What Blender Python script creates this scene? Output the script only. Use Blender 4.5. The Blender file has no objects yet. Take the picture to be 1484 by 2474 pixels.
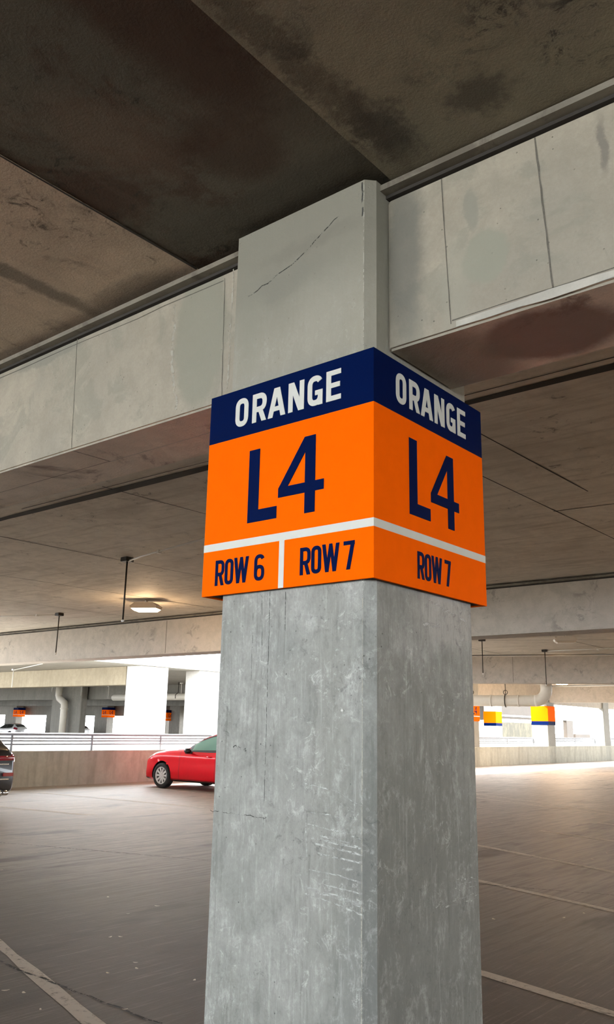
import bpy, bmesh, math, random
from mathutils import Vector, Matrix
random.seed(7)
C = bpy.context.scene.collection
S = bpy.context.scene

# ------------------------------------------------------------------ camera
YAW, PITCH, ROLL = 2.25975, 0.25147, 0.020047
fwd = Vector((math.cos(YAW)*math.cos(PITCH), math.sin(YAW)*math.cos(PITCH), math.sin(PITCH)))
rt0 = Vector((math.sin(YAW), -math.cos(YAW), 0)); up0 = rt0.cross(fwd)
rt = rt0*math.cos(ROLL) + up0*math.sin(ROLL); up = -rt0*math.sin(ROLL) + up0*math.cos(ROLL)
cam = bpy.data.cameras.new('camera'); co = bpy.data.objects.new('camera', cam); C.objects.link(co)
m = Matrix((rt, up, -fwd)).transposed().to_4x4(); m.translation = (0, 0, 1.6)
co.matrix_world = m
cam.sensor_fit = 'HORIZONTAL'; cam.sensor_width = 36; cam.lens = 36*2028.84/1484
cam.clip_start = .05; cam.clip_end = 1000
S.camera = co

# ------------------------------------------------------------------ daylight and exposure
W = bpy.data.worlds.new('sky'); S.world = W; W.use_nodes = True
bg = W.node_tree.nodes['Background']; bg.inputs[0].default_value = (.90, .95, 1.0, 1); bg.inputs[1].default_value = 12
sun = bpy.data.lights.new('sun', 'SUN'); sun.energy = 24; sun.angle = math.radians(2); sun.color = (1, .95, .86)
so = bpy.data.objects.new('sun', sun); C.objects.link(so)
so.rotation_euler = Vector((.9, .38, -.72)).to_track_quat('-Z', 'Y').to_euler()   # shines towards +x +y, down
vs = S.view_settings; vs.view_transform = 'Standard'; vs.look = 'None'; vs.gamma = 1; vs.exposure = 0.2
vs.use_curve_mapping = False
S.cycles.use_adaptive_sampling = True; S.cycles.adaptive_threshold = .05; S.cycles.adaptive_min_samples = 16
S.cycles.max_bounces = 6; S.cycles.diffuse_bounces = 5; S.cycles.glossy_bounces = 3
S.cycles.transmission_bounces = 4; S.cycles.transparent_max_bounces = 6
S.cycles.caustics_reflective = False; S.cycles.caustics_refractive = False
S.cycles.sample_clamp_indirect = 6; S.cycles.use_denoising = True

# ------------------------------------------------------------------ materials
class NT:
    def __init__(s, name):
        s.m = bpy.data.materials.new(name); s.m.use_nodes = True
        s.t = s.m.node_tree; s.b = s.t.nodes['Principled BSDF']
    def n(s, ty, **k):
        x = s.t.nodes.new(ty)
        for a, v in k.items(): setattr(x, a, v)
        return x
    def l(s, a, b): s.t.links.new(a, b)
    def coord(s, scale=(1, 1, 1)):
        g = s.n('ShaderNodeNewGeometry'); mp = s.n('ShaderNodeMapping'); mp.inputs['Scale'].default_value = scale
        s.l(g.outputs['Position'], mp.inputs['Vector']); return mp.outputs[0]
    def ocoord(s, scale=(1, 1, 1)):
        g = s.n('ShaderNodeTexCoord'); mp = s.n('ShaderNodeMapping'); mp.inputs['Scale'].default_value = scale
        s.l(g.outputs['Object'], mp.inputs['Vector']); return mp.outputs[0]
    def noise(s, vec, scale, detail=4, rough=.6, dist=0):
        x = s.n('ShaderNodeTexNoise'); x.inputs['Scale'].default_value = scale; x.inputs['Detail'].default_value = detail
        x.inputs['Roughness'].default_value = rough; x.inputs['Distortion'].default_value = dist
        s.l(vec, x.inputs['Vector']); return x.outputs['Fac']
    def ramp(s, fac, lo, hi, a=0., b=1.):
        x = s.n('ShaderNodeMapRange'); x.interpolation_type = 'SMOOTHSTEP'
        for i, v in zip((1, 2, 3, 4), (lo, hi, a, b)): x.inputs[i].default_value = v
        s.l(fac, x.inputs[0]); return x.outputs[0]
    def mix(s, fac, a, b, mode='MIX'):
        x = s.n('ShaderNodeMix', data_type='RGBA', blend_type=mode)
        if isinstance(fac, (int, float)): x.inputs[0].default_value = fac
        else: s.l(fac, x.inputs[0])
        for i, v in ((6, a), (7, b)):
            if isinstance(v, (tuple, list)): x.inputs[i].default_value = (*v, 1)
            else: s.l(v, x.inputs[i])
        return x.outputs[2]
    def blobs(s, P, col, L, amp=.12, ns=4.):
        x = s.n('ShaderNodeTexNoise'); x.inputs['Scale'].default_value = ns; x.inputs['Detail'].default_value = 6; x.inputs['Roughness'].default_value = .7
        s.l(P, x.inputs['Vector'])
        a = s.n('ShaderNodeVectorMath', operation='MULTIPLY_ADD'); s.l(x.outputs['Color'], a.inputs[0]); a.inputs[1].default_value = (amp*2,)*3; s.l(P, a.inputs[2])
        for (c, r, cc, am, *soft) in L:
            e = soft[0] if soft else .35
            d = s.n('ShaderNodeVectorMath', operation='MULTIPLY_ADD'); s.l(a.outputs[0], d.inputs[0]); d.inputs[1].default_value = tuple(1/q for q in r)
            d.inputs[2].default_value = tuple(-(c[i]+amp)/r[i] for i in range(3))
            ln = s.n('ShaderNodeVectorMath', operation='LENGTH'); s.l(d.outputs[0], ln.inputs[0])
            col = s.mix(s.ramp(ln.outputs['Value'], 1-e, 1+e, am, 0), col, cc)
        return col
    def math(s, op, a, b=0.):
        x = s.n('ShaderNodeMath', operation=op)
        for i, v in enumerate((a, b)):
            if isinstance(v, (int, float)): x.inputs[i].default_value = v
            else: s.l(v, x.inputs[i])
        return x.outputs[0]

def concrete(name, c1, c2, blotch=None, streak=None, pits=0., big=.5, rough=.75, bump=.25, fine=.12, spots=None, obj=False, extra=None):
    k = NT(name); P = (k.ocoord if obj else k.coord)()
    col = k.mix(k.ramp(k.noise(P, big, 5, .62, .4), .33, .67), c1, c2)
    med = k.noise(P, 5., 6, .7, .3)
    col = k.mix(k.ramp(med, .36, .66, 0, .6), col, tuple(v*.72 for v in c1), 'MIX')
    if blotch:
        bc, bs, lo, hi, am = blotch
        col = k.mix(k.ramp(k.noise(P, bs, 8, .68, .8), lo, hi, 0, am), col, bc)
    if streak:
        sc, sn, lo, hi, am, scol = streak
        sv = (k.ocoord if obj else k.coord)(sc)
        col = k.mix(k.ramp(k.noise(sv, sn, 5, .65, .2), lo, hi, 0, am), col, scol)
    if spots:                                  # small dark bruises in clusters
        ss, lo, hi, scol, am = spots
        sp = k.noise(P, ss, 7, .8, 1.2); cl = k.ramp(k.noise(P, 1.3, 2), .48, .62)
        col = k.mix(k.math('MULTIPLY', k.math('MULTIPLY', k.ramp(sp, lo, hi), cl), am), col, scol)
    fn = k.noise(P, 70, 3, .7)
    col = k.mix(k.ramp(fn, .25, .75, 0, fine), col, tuple(v*.4 for v in c1))
    h = k.math('ADD', k.math('MULTIPLY', fn, .35), med)
    if pits:
        v = k.n('ShaderNodeTexVoronoi'); v.inputs['Scale'].default_value = 26; k.l(P, v.inputs['Vector'])
        pm = k.math('MULTIPLY', k.ramp(v.outputs['Distance'], .05, .11, 1, 0), k.ramp(k.noise(P, 9, 2), .50, .60))
        col = k.mix(k.math('MULTIPLY', pm, pits), col, (.03, .03, .03))
        h = k.math('SUBTRACT', h, k.math('MULTIPLY', pm, 1.5))
    if extra: col = extra(k, P, col)
    k.l(col, k.b.inputs['Base Color']); k.b.inputs['Roughness'].default_value = rough
    bp = k.n('ShaderNodeBump'); bp.inputs['Strength'].default_value = bump; bp.inputs['Distance'].default_value = .01
    k.l(h, bp.inputs['Height']); k.l(bp.outputs[0], k.b.inputs['Normal'])
    return k.m

def plain(name, c, rough=.5, metal=0., emit=0., coat=0., spec=None, ecol=None):
    k = NT(name); P = k.ocoord(); n = k.noise(P, 12, 3)
    k.l(k.mix(k.ramp(n, .3, .7, 0, .12), tuple(c), tuple(v*.7 for v in c)), k.b.inputs['Base Color'])
    k.b.inputs['Roughness'].default_value = rough; k.b.inputs['Metallic'].default_value = metal
    k.b.inputs['Coat Weight'].default_value = coat; k.b.inputs['Coat Roughness'].default_value = .04
    if spec is not None: k.b.inputs['Specular IOR Level'].default_value = spec
    if emit: k.b.inputs['Emission Color'].default_value = (*(ecol or c), 1); k.b.inputs['Emission Strength'].default_value = emit
    return k.m

def worn(name, c, lo=.35, hi=.6, scale=9, rough=.8, stretch=(1, 1, 1), alpha=1.):   # paint or dirt with ragged, broken cover
    k = NT(name); P = k.coord(stretch)
    a = k.math('MULTIPLY', k.ramp(k.noise(P, scale, 6, .8, .5), lo, hi), alpha)
    k.b.inputs['Base Color'].default_value = (*c, 1); k.b.inputs['Roughness'].default_value = rough
    k.l(a, k.b.inputs['Alpha']); return k.m

def column_marks_shade(k, P, col):
    col = k.blobs(P, col, COLB, .05, 6.)                   # lighter laitance clouds, rusty-grey runs, white fretting; shade painted low on right face
    s = k.coord((9, 9, .55)); w = k.ramp(k.noise(s, 3.2, 6, .7), .52, .72, 0, .55)
    col = k.mix(w, col, (.13, .135, .12))
    d = k.ramp(k.noise(P, 22, 8, .85, .6), .53, .62, 0, 1); d = k.math('MULTIPLY', d, k.ramp(k.noise(P, 2.2, 3), .47, .60))
    col = k.mix(k.math('MULTIPLY', d, .6), col, (.10, .105, .10))
    m2 = k.noise(k.coord((1, 1, .55)), 13, 8, .82, .3); col = k.mix(k.ramp(m2, .50, .68, 0, .55), col, (.50, .51, .485)); col = k.mix(k.ramp(m2, .34, .50, .55, 0), col, (.17, .175, .165))
    v2 = k.noise(k.coord((30, 30, 1.6)), 1.6, 5, .75); col = k.mix(k.ramp(v2, .52, .70, 0, .35), col, (.16, .165, .15)); col = k.mix(k.ramp(v2, .30, .44, .3, 0), col, (.52, .53, .50))
    l = k.ramp(k.noise(P, 16, 8, .8, 1.), .54, .66, 0, 1); l = k.math('MULTIPLY', l, k.ramp(k.noise(P, 3.1, 2), .45, .6))
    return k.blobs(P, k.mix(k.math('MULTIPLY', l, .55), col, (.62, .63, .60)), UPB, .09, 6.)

UPB = [((-2.4, 3.2, 4.0), (4, 4, .85), (.32, .30, .24), .72, .2), ((-2.4, 3.2, 4.15), (1.2, 4, .6), (.215, .205, .165), .85, .5), ((-2.5, 2.79, 3.72), (.26, .3, .08), (.205, .20, .165), .7, .7), ((-2.2, 2.79, 3.5), (.16, .3, .16), (.36, .345, .29), .3, .8), ((-2.7, 2.79, 3.55), (.07, .3, .25), (.24, .235, .19), .5, .7), ((-2.3, 2.79, 3.88), (.3, .3, .04), (.19, .18, .145), .6, .7)]  # shade towards the ceiling painted darker at the top; small blobs are mottling
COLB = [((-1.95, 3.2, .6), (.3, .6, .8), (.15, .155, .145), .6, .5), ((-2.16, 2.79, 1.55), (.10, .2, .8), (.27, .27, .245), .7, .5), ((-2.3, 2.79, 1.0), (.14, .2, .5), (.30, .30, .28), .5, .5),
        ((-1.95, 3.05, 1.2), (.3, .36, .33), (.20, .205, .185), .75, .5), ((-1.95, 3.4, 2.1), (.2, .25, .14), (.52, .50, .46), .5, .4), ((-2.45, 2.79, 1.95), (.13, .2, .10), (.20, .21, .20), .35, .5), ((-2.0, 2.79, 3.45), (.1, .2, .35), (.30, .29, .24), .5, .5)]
def with_blobs(L, amp=.1, ns=4.): return lambda k, P, col: k.blobs(P, col, L, amp, ns)
M = {}
M['column'] = concrete('column concrete', (.355, .36, .335), (.235, .24, .22), blotch=((.20, .205, .18), 3.2, .5, .72, .55), pits=.85, big=1.6, bump=.35, fine=.22, extra=column_marks_shade)
M['girder'] = concrete('girder concrete', (.40, .36, .285), (.30, .275, .225), blotch=((.245, .24, .195), 2.4, .53, .60, .5), streak=((2, 2, .5), 2.2, .55, .75, .3, (.24, .235, .2)), pits=.6, big=.8, bump=.45, fine=.16, extra=with_blobs([
    ((-3.2, 2.92, 3.72), (.20, .4, .44), (.25, .245, .195), .85, .12), ((-1.86, 2.92, 3.72), (.10, .4, .42), (.13, .13, .11), .75, .45), ((-1.45, 2.92, 3.56), (.11, .4, .13), (.27, .27, .215), .8, .12),  # dark blob beside the column is part stain, part painted shade
    ((-1.51, 2.92, 3.80), (.035, .4, .10), (.24, .235, .195), .75, .2), ((-1.6, 2.92, 3.45), (.07, .4, .25), (.30, .29, .235), .5, .4), ((-.93, 2.92, 3.85), (.02, .4, .12), (.15, .14, .12), .7, .4), ((-4.7, 2.92, 3.99), (.4, .4, .04), (.2, .2, .17), .7, .3)], .05, 7.))
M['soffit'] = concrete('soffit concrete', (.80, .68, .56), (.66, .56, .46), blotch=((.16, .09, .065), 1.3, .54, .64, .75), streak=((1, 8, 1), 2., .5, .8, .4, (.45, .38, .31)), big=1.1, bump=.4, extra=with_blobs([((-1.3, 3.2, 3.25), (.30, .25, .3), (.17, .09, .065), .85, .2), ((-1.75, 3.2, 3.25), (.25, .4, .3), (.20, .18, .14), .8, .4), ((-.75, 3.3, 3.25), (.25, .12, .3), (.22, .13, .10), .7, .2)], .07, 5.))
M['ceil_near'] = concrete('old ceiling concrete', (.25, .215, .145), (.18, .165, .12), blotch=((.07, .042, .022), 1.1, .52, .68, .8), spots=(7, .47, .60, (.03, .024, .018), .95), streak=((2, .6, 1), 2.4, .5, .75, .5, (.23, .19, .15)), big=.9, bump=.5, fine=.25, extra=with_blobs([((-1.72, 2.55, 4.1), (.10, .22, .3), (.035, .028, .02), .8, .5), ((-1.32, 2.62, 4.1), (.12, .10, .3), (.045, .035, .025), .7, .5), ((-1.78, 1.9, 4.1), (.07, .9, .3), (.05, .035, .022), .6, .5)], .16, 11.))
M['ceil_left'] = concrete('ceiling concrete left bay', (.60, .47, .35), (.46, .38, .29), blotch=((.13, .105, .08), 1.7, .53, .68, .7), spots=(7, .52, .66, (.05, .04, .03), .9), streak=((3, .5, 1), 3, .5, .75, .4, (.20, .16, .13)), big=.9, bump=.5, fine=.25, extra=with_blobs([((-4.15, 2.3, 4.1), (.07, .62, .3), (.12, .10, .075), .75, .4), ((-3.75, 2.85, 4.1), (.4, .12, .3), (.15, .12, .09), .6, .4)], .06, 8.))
M['ceil_dark'] = concrete('stained and shaded ceiling concrete', (.125, .108, .078), (.09, .083, .062), blotch=((.055, .024, .012), 1.3, .50, .62, .85), streak=((2, .6, 1), 2, .5, .78, .5, (.17, .14, .10)), spots=(8, .52, .66, (.02, .016, .012), .9), big=.9, bump=.5, fine=.25, extra=with_blobs([((-2.08, 1.5, 4.13), (.22, .75, .3), (.040, .018, .008), .85, .35), ((-2.35, 2.3, 4.13), (.2, .25, .3), (.05, .025, .012), .7, .35), ((-2.75, 1.9, 4.13), (.2, .3, .3), (.16, .115, .08), .5, .5), ((-2.5, 2.7, 4.13), (.9, .12, .3), (.06, .05, .035), .6, .4)], .08, 4.))  # right-edge blob paints the shade beside the slab step; other patches are stains
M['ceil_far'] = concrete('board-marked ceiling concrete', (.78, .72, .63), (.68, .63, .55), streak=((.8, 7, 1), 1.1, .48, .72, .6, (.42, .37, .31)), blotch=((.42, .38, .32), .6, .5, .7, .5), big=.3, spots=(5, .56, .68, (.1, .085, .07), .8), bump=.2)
M['girder_far'] = concrete('smooth girder concrete', (.55, .50, .43), (.48, .43, .38), blotch=((.36, .33, .29), 1.0, .55, .68, .5), spots=(3.5, .53, .62, (.22, .2, .18), .6), big=.4, bump=.15)
M['wall'] = concrete('parapet concrete', (.60, .60, .52), (.52, .52, .46), streak=((3, 3, .4), 1.2, .45, .7, .5, (.28, .26, .21)), big=.6, bump=.2)
M['white'] = concrete('sunlit white concrete', (.78, .77, .74), (.70, .69, .66), big=.5, bump=.1)
M['screen'] = concrete('rough tan screen', (.05, .042, .022), (.036, .03, .016), streak=((1, 1.2, .5), 2.6, .42, .6, .8, (.085, .072, .04)), big=.8)
M['brown'] = concrete('brown render', (.05, .036, .025), (.04, .03, .021), big=.8)
M['tan'] = concrete('tan concrete', (.40, .345, .25), (.34, .29, .205), streak=((3, 3, .4), 2, .4, .7, .5, (.26, .22, .15)), big=.5)
def floor_marks_shade(k, P, col):
    col = k.blobs(P, col, [((-3.5, 12, 0), (6, 6, 2), (.33, .28, .235), .75, .6), ((-3.0, 3.0, 0), (6, 4.6, 2), (.088, .072, .057), .96, .65)], .8, .35)  # near ellipse paints in the dimmer light close to the camera
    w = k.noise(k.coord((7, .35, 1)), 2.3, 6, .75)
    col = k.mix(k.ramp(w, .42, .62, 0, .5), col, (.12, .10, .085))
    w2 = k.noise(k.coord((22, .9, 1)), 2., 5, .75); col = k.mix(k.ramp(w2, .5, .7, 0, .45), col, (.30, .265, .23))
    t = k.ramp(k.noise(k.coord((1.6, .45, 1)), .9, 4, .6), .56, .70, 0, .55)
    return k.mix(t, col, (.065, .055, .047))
M['floor'] = concrete('broomed floor concrete', (.60, .535, .46), (.50, .44, .38), big=.35, rough=.58, bump=.35, fine=.3, extra=floor_marks_shade)
M['line'] = worn('worn lane paint', (.60, .54, .46), .22, .5, 14, .7)
M['ground'] = concrete('ground', (.5, .49, .46), (.42, .41, .38), big=.05, bump=0)
M['dark_gap'] = plain('joint sealant', (.035, .03, .025), .9)
M['line_groove'] = worn('thin formwork line', (.07, .06, .045), .25, .45, 5, .9, alpha=.85)
M['ledge'] = concrete('stained ledge concrete', (.24, .215, .17), (.17, .155, .125), blotch=((.09, .075, .055), 2.5, .5, .62, .7), big=2)
M['edge_column'] = concrete('edge column concrete', (.34, .335, .31), (.28, .275, .25), big=.6)
M['dim'] = concrete('grey beam concrete', (.26, .245, .215), (.2, .19, .165), streak=((3, 3, .4), 1.2, .45, .7, .5, (.16, .15, .13)), big=.4)
M['ceil_other'] = concrete('ceiling concrete across the court', (.42, .40, .35), (.36, .345, .3), streak=((.8, 7, 1), 1.1, .48, .72, .6, (.28, .265, .23)), big=.3)
M['ridge'] = concrete('pale mortar ridge', (.52, .50, .44), (.42, .40, .35), big=3)
M['orange'] = plain('orange sign vinyl', (1.0, .13, .0), .75, spec=.02)
M['navy'] = plain('navy sign vinyl', (.0, .006, .05), .6, spec=.03)
M['sign_white'] = plain('white sign vinyl', (.60, .61, .565), .45, spec=.3)
M['black'] = plain('black sign core', (.006, .005, .005), .6)
M['rod_dark'] = plain('dark painted steel', (.03, .025, .02), .5, .3)
M['galv'] = plain('galvanised conduit', (.72, .70, .66), .5, .1)
M['pvc'] = plain('cream drain pipe', (.66, .62, .54), .45)
M['rail'] = plain('white railing paint', (.33, .36, .42), .4)
M['lens'] = plain('lit lamp lens', (1, .93, .8), .4, emit=26, ecol=(1, .78, .5))
M['housing'] = plain('lamp housing', (.5, .42, .34), .5)
M['red'] = plain('red car paint', (.74, .0, .012), .45, .2, coat=.5, spec=.1)
M['blackpaint'] = plain('black car paint', (.010, .010, .012), .3, .2, coat=.45)
M['whitepaint'] = plain('white car paint', (.7, .7, .7), .25, coat=1.)
M['tyre'] = plain('tyre rubber', (.022, .022, .024), .75)
M['alloy'] = plain('silver alloy', (.80, .80, .82), .35, .25)
M['trim'] = plain('black plastic trim', (.015, .015, .016), .5)
M['chrome'] = plain('chrome', (.85, .85, .86), .12, 1.)
M['tail'] = plain('red lamp lens', (.28, .01, .025), .15, coat=1.)
M['head'] = plain('clear lamp lens', (.75, .76, .78), .12, .5, coat=1.)
M['plate'] = plain('licence plate', (.75, .76, .78), .4)
kg = NT('car window glass'); kg.b.inputs['Base Color'].default_value = (.42, .78, .68, 1); kg.b.inputs['Roughness'].default_value = .03
kg.b.inputs['Transmission Weight'].default_value = .55; kg.b.inputs['Metallic'].default_value = .25; M['glass'] = kg.m
kg = NT('dark car window glass'); kg.b.inputs['Base Color'].default_value = (.02, .025, .025, 1); kg.b.inputs['Roughness'].default_value = .03
kg.b.inputs['Coat Weight'].default_value = 1; M['dglass'] = kg.m
M['scuff'] = worn('white scuff', (.66, .67, .65), .44, .60, 30, .8, (1, 1, 3), .75)
M['crack'] = worn('dark hairline crack', (.05, .052, .05), .42, .52, 18, .9, alpha=.8)
M['bruise'] = worn('greenish damp patch', (.22, .225, .18), .40, .56, 5, .8, alpha=.6)
M['smear'] = worn('pale mortar smear', (.50, .48, .41), .40, .55, 14, .8, alpha=.7)
M['form'] = worn('thin form line', (.13, .12, .10), .15, .35, 6, .9, alpha=.7)
M['brown_stain'] = worn('brown damp stain', (.085, .045, .03), .38, .55, 3.2, .7, alpha=.75)
M['leaf'] = plain('pale dry scrap', (.66, .60, .48), .8)
M['foliage'] = concrete('tree foliage', (.20, .24, .12), (.12, .16, .07), big=1.5, bump=1)

# ------------------------------------------------------------------ helpers
def link(name, bm, mat, parent=None, smooth=False, label=None):
    me = bpy.data.meshes.new(name); bmesh.ops.recalc_face_normals(bm, faces=bm.faces[:]); bm.to_mesh(me); bm.free()
    for mm in (mat if isinstance(mat, (list, tuple)) else [mat]): me.materials.append(mm)
    if smooth:
        for p in me.polygons: p.use_smooth = True
    o = bpy.data.objects.new(name, me); C.objects.link(o)
    if parent is not None: o.parent = parent
    if label: o['label'] = label
    return o
def tag(o, label, cat, group=None):
    o['label'] = label; o['category'] = cat
    if group: o['group'] = group
    return o
def struct(o): o['kind'] = 'structure'; return o
def empty(name, loc, label, cat, group=None, rz=0):
    o = bpy.data.objects.new(name, None); C.objects.link(o); o.location = loc; o.rotation_euler = (0, 0, rz); o.empty_display_size = .2
    return tag(o, label, cat, group)
def box(bm, x0, x1, y0, y1, z0, z1, bev=0.):
    r = bmesh.ops.create_cube(bm, size=1, matrix=Matrix.Translation(((x0+x1)/2, (y0+y1)/2, (z0+z1)/2)) @ Matrix.Diagonal((abs(x1-x0), abs(y1-y0), abs(z1-z0), 1)))
    if bev:
        es = list({e for v in r['verts'] for e in v.link_edges})
        bmesh.ops.bevel(bm, geom=es, offset=bev, segments=2, affect='EDGES')
def B(name, x0, x1, y0, y1, z0, z1, mat, parent=None, bev=0., label=None):
    bm = bmesh.new(); box(bm, x0, x1, y0, y1, z0, z1, bev); return link(name, bm, mat, parent, label=label)
def tube(bm, pts, r, seg=10):
    pts = [Vector(p) for p in pts]; rings = []
    for i, p in enumerate(pts):
        d = (pts[min(i+1, len(pts)-1)] - pts[max(i-1, 0)]).normalized()
        a = d.orthogonal().normalized() if i == 0 else (pa - d*pa.dot(d)).normalized()
        pa = a; b = d.cross(a)
        rings.append([bm.verts.new(p + (a*math.cos(2*math.pi*j/seg) + b*math.sin(2*math.pi*j/seg))*r) for j in range(seg)])
    for u, v in zip(rings, rings[1:]):
        for j in range(seg): bm.faces.new((u[j], u[(j+1) % seg], v[(j+1) % seg], v[j]))
    bm.faces.new(rings[0][::-1]); bm.faces.new(rings[-1])
def T(name, pts, r, mat, parent=None, seg=10, label=None):
    bm = bmesh.new(); tube(bm, pts, r, seg); return link(name, bm, mat, parent, True, label)
def prism(bm, poly, f0, f1):                  # poly in 2-D, f maps (u, v) to 3-D for back and front
    a = [bm.verts.new(f0(*p)) for p in poly]; b = [bm.verts.new(f1(*p)) for p in poly]; n = len(poly)
    bm.faces.new(a); bm.faces.new(b[::-1])
    for i in range(n): bm.faces.new((a[i], a[(i+1) % n], b[(i+1) % n], b[i]))
def copy_tree(o, parent=None):
    c = o.copy(); C.objects.link(c)
    if parent is not None: c.parent = parent
    for ch in list(o.children): copy_tree(ch, c)
    return c
def mark(bm, pts, w, frame, th=.0012):        # a thin ragged stroke lying on a face
    O, U, V, N = [Vector(q) for q in frame]
    pts = [Vector(p) for p in pts]; L = []; R = []
    for i, p in enumerate(pts):
        d = (pts[min(i+1, len(pts)-1)] - pts[max(i-1, 0)]).normalized(); n = Vector((-d.y, d.x)); ww = w*random.uniform(.7, 1.25)/2
        L.append(p + n*ww); R.append(p - n*ww)
    f = lambda q: O + U*q.x + V*q.y + N*th
    l = [bm.verts.new(f(q)) for q in L]; r = [bm.verts.new(f(q)) for q in R]
    for i in range(len(l)-1): bm.faces.new((l[i], l[i+1], r[i+1], r[i]))
def wav(a, b, n=10, amp=.004):
    return [(a[0]+(b[0]-a[0])*i/n + random.uniform(-amp, amp), a[1]+(b[1]-a[1])*i/n + random.uniform(-amp, amp)) for i in range(n+1)]

# ------------------------------------------------------------------ the setting: floor, ceiling, edge walls
SX0, SX1, SY0, SY1, CZ = -19.9, 30., -15., 66., 4.12
EX = -21.8                                   # the slab overhangs the edge wall
fl = struct(B('floor', SX0-.25, SX1, SY0, SY1, -.45, 0, M['floor']))
XYf = lambda x, y: ((0, 0, 0), (1, 0, 0), (0, 1, 0), (0, 0, 1))
FF = XYf(0, 0)
lanes = [((-9.5, 15.3), (-5.0, 13.67)), ((-6.42, 14.13), (-2.2, 12.85)), ((-8.9, 12.7), (-.2, 9.2)), ((-6.6, 9.55), (.6, 7.2)), ((-4.4, 6.02), (1.6, 4.55)),
         ((-7.4, 4.28), (-2.4, 2.75)), ((-18.3, 12.1), (-12.9, 12.56)), ((-18.3, 9.15), (-13.1, 9.95)), ((-18.9, 15.45), (-14.6, 14.95)),
         ((-13.5, 21.9), (-4.2, 17.4)), ((-13.0, 20.7), (-4.2, 17.0)), ((-6.22, 16.21), (-2.5, 15.2)), ((-18.6, 18.2), (-13.2, 17.6)), ((-18.6, 6.5), (-13.4, 7.2))]
lanes[0] = ((-6.3, 14.13), (-5.0, 13.67))
for i, (a, b) in enumerate(lanes[1:]):
    bm = bmesh.new(); mark(bm, [Vector(a).lerp(Vector(b), t/12) for t in range(13)], .10 if i < 9 else .11, FF, .002)
    link('parking_line', bm, M['line'], fl)
bm = bmesh.new(); mark(bm, wav((-8.5, 4.05), (-5.62, 3.61), 16, .015) + wav((-5.5, 3.6), (-3.87, 3.53), 12, .012), .022, FF, .0035); link('floor_joint', bm, M['crack'], fl)
bm = bmesh.new(); mark(bm, wav((-13, 6.2), (2, 10.9), 30, .02), .02, FF, .0035); link('floor_joint', bm, M['crack'], fl)

ce = struct(bpy.data.objects.new('ceiling', None)); C.objects.link(ce)
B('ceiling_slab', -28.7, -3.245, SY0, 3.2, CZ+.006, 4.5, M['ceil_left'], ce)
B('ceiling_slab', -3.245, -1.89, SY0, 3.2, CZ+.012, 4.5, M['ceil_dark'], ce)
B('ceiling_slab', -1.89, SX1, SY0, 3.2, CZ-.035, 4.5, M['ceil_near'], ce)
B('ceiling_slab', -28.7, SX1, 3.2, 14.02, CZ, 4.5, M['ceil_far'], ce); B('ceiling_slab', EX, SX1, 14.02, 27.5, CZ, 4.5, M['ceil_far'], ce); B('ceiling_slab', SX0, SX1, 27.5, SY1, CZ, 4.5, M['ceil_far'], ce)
def cline(a, b, w, name='ceiling_joint', mat='dark_gap'):
    a = Vector(a); b = Vector(b); bm = bmesh.new(); n = max(2, int((b-a).length/.6))
    mark(bm, [a.lerp(b, i/n) for i in range(n+1)], w, ((0, 0, CZ), (1, 0, 0), (0, 1, 0), (0, 0, -1)), .004)
    return link(name, bm, M[mat], ce)
cline((-3.32, 3.5), (-3.18, 8.6), .016); cline((-3.9, 3.5), (-3.72, 13.5), .016); cline((-7.36, 5.4), (-7.1, 13.5), .016)
cline((-10.65, 5.6), (-10.5, 13.5), .02); cline((-13.65, 6), (-13.3, 13.5), .018); cline((-16.4, 8), (-16.2, 13.5), .018)
cline((-3.83, 9.2), (-2.2, 9.35), .02); cline((-2.2, 9.35), (-1.4, 13.5), .02)
cline((-18, 5.6), (3, 5.6), .12); cline((-9, 5.45), (3, 5.45), .012)
for x in (-16.5, -12.9, -9.3, -5.7, -2.1): cline((x, 14.2), (x, 26), .025)
cline((-14, 20.5), (-8, 23.5), .03)
bm = bmesh.new(); mark(bm, wav((-3.242, -6), (-3.242, 2.9), 24, .002), .014, ((0, 0, CZ+.006), (1, 0, 0), (0, 1, 0), (0, 0, -1)), .003); link('ceiling_joint', bm, M['dark_gap'], ce)

wl = struct(B('wall_left', SX0-.2, SX0+.2, SY0, SY1, 0, .84, M['wall']))
B('coping', SX0-.22, SX0+.22, SY0, SY1, .84, .88, M['wall'], wl)
struct(B('wall_right', SX1-.3, SX1, SY0, SY1, 0, 2.9, M['wall']))
struct(B('wall_light_block', -28.9, -28.7, SY0, 12.6, -.45, 2.3, M['wall'])); struct(B('floor_link', -28.7, SX0-.25, SY0, 13.5, -.45, 0, M['floor']))  # unseen side wall added to hold daylight off the second girder
wb = struct(B('wall_back', SX0+.2, SX1-.3, SY0-.2, SY0, 0, .9, M['wall']))
wf = struct(B('wall_front', SX0+.2, SX1-.3, SY1, SY1+.2, 0, 1.0, M['wall']))
struct(B('trim_1', SX0-.1, SX0+.12, 27.5, SY1, 3.13, 4.12, M['girder_far']))

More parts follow.
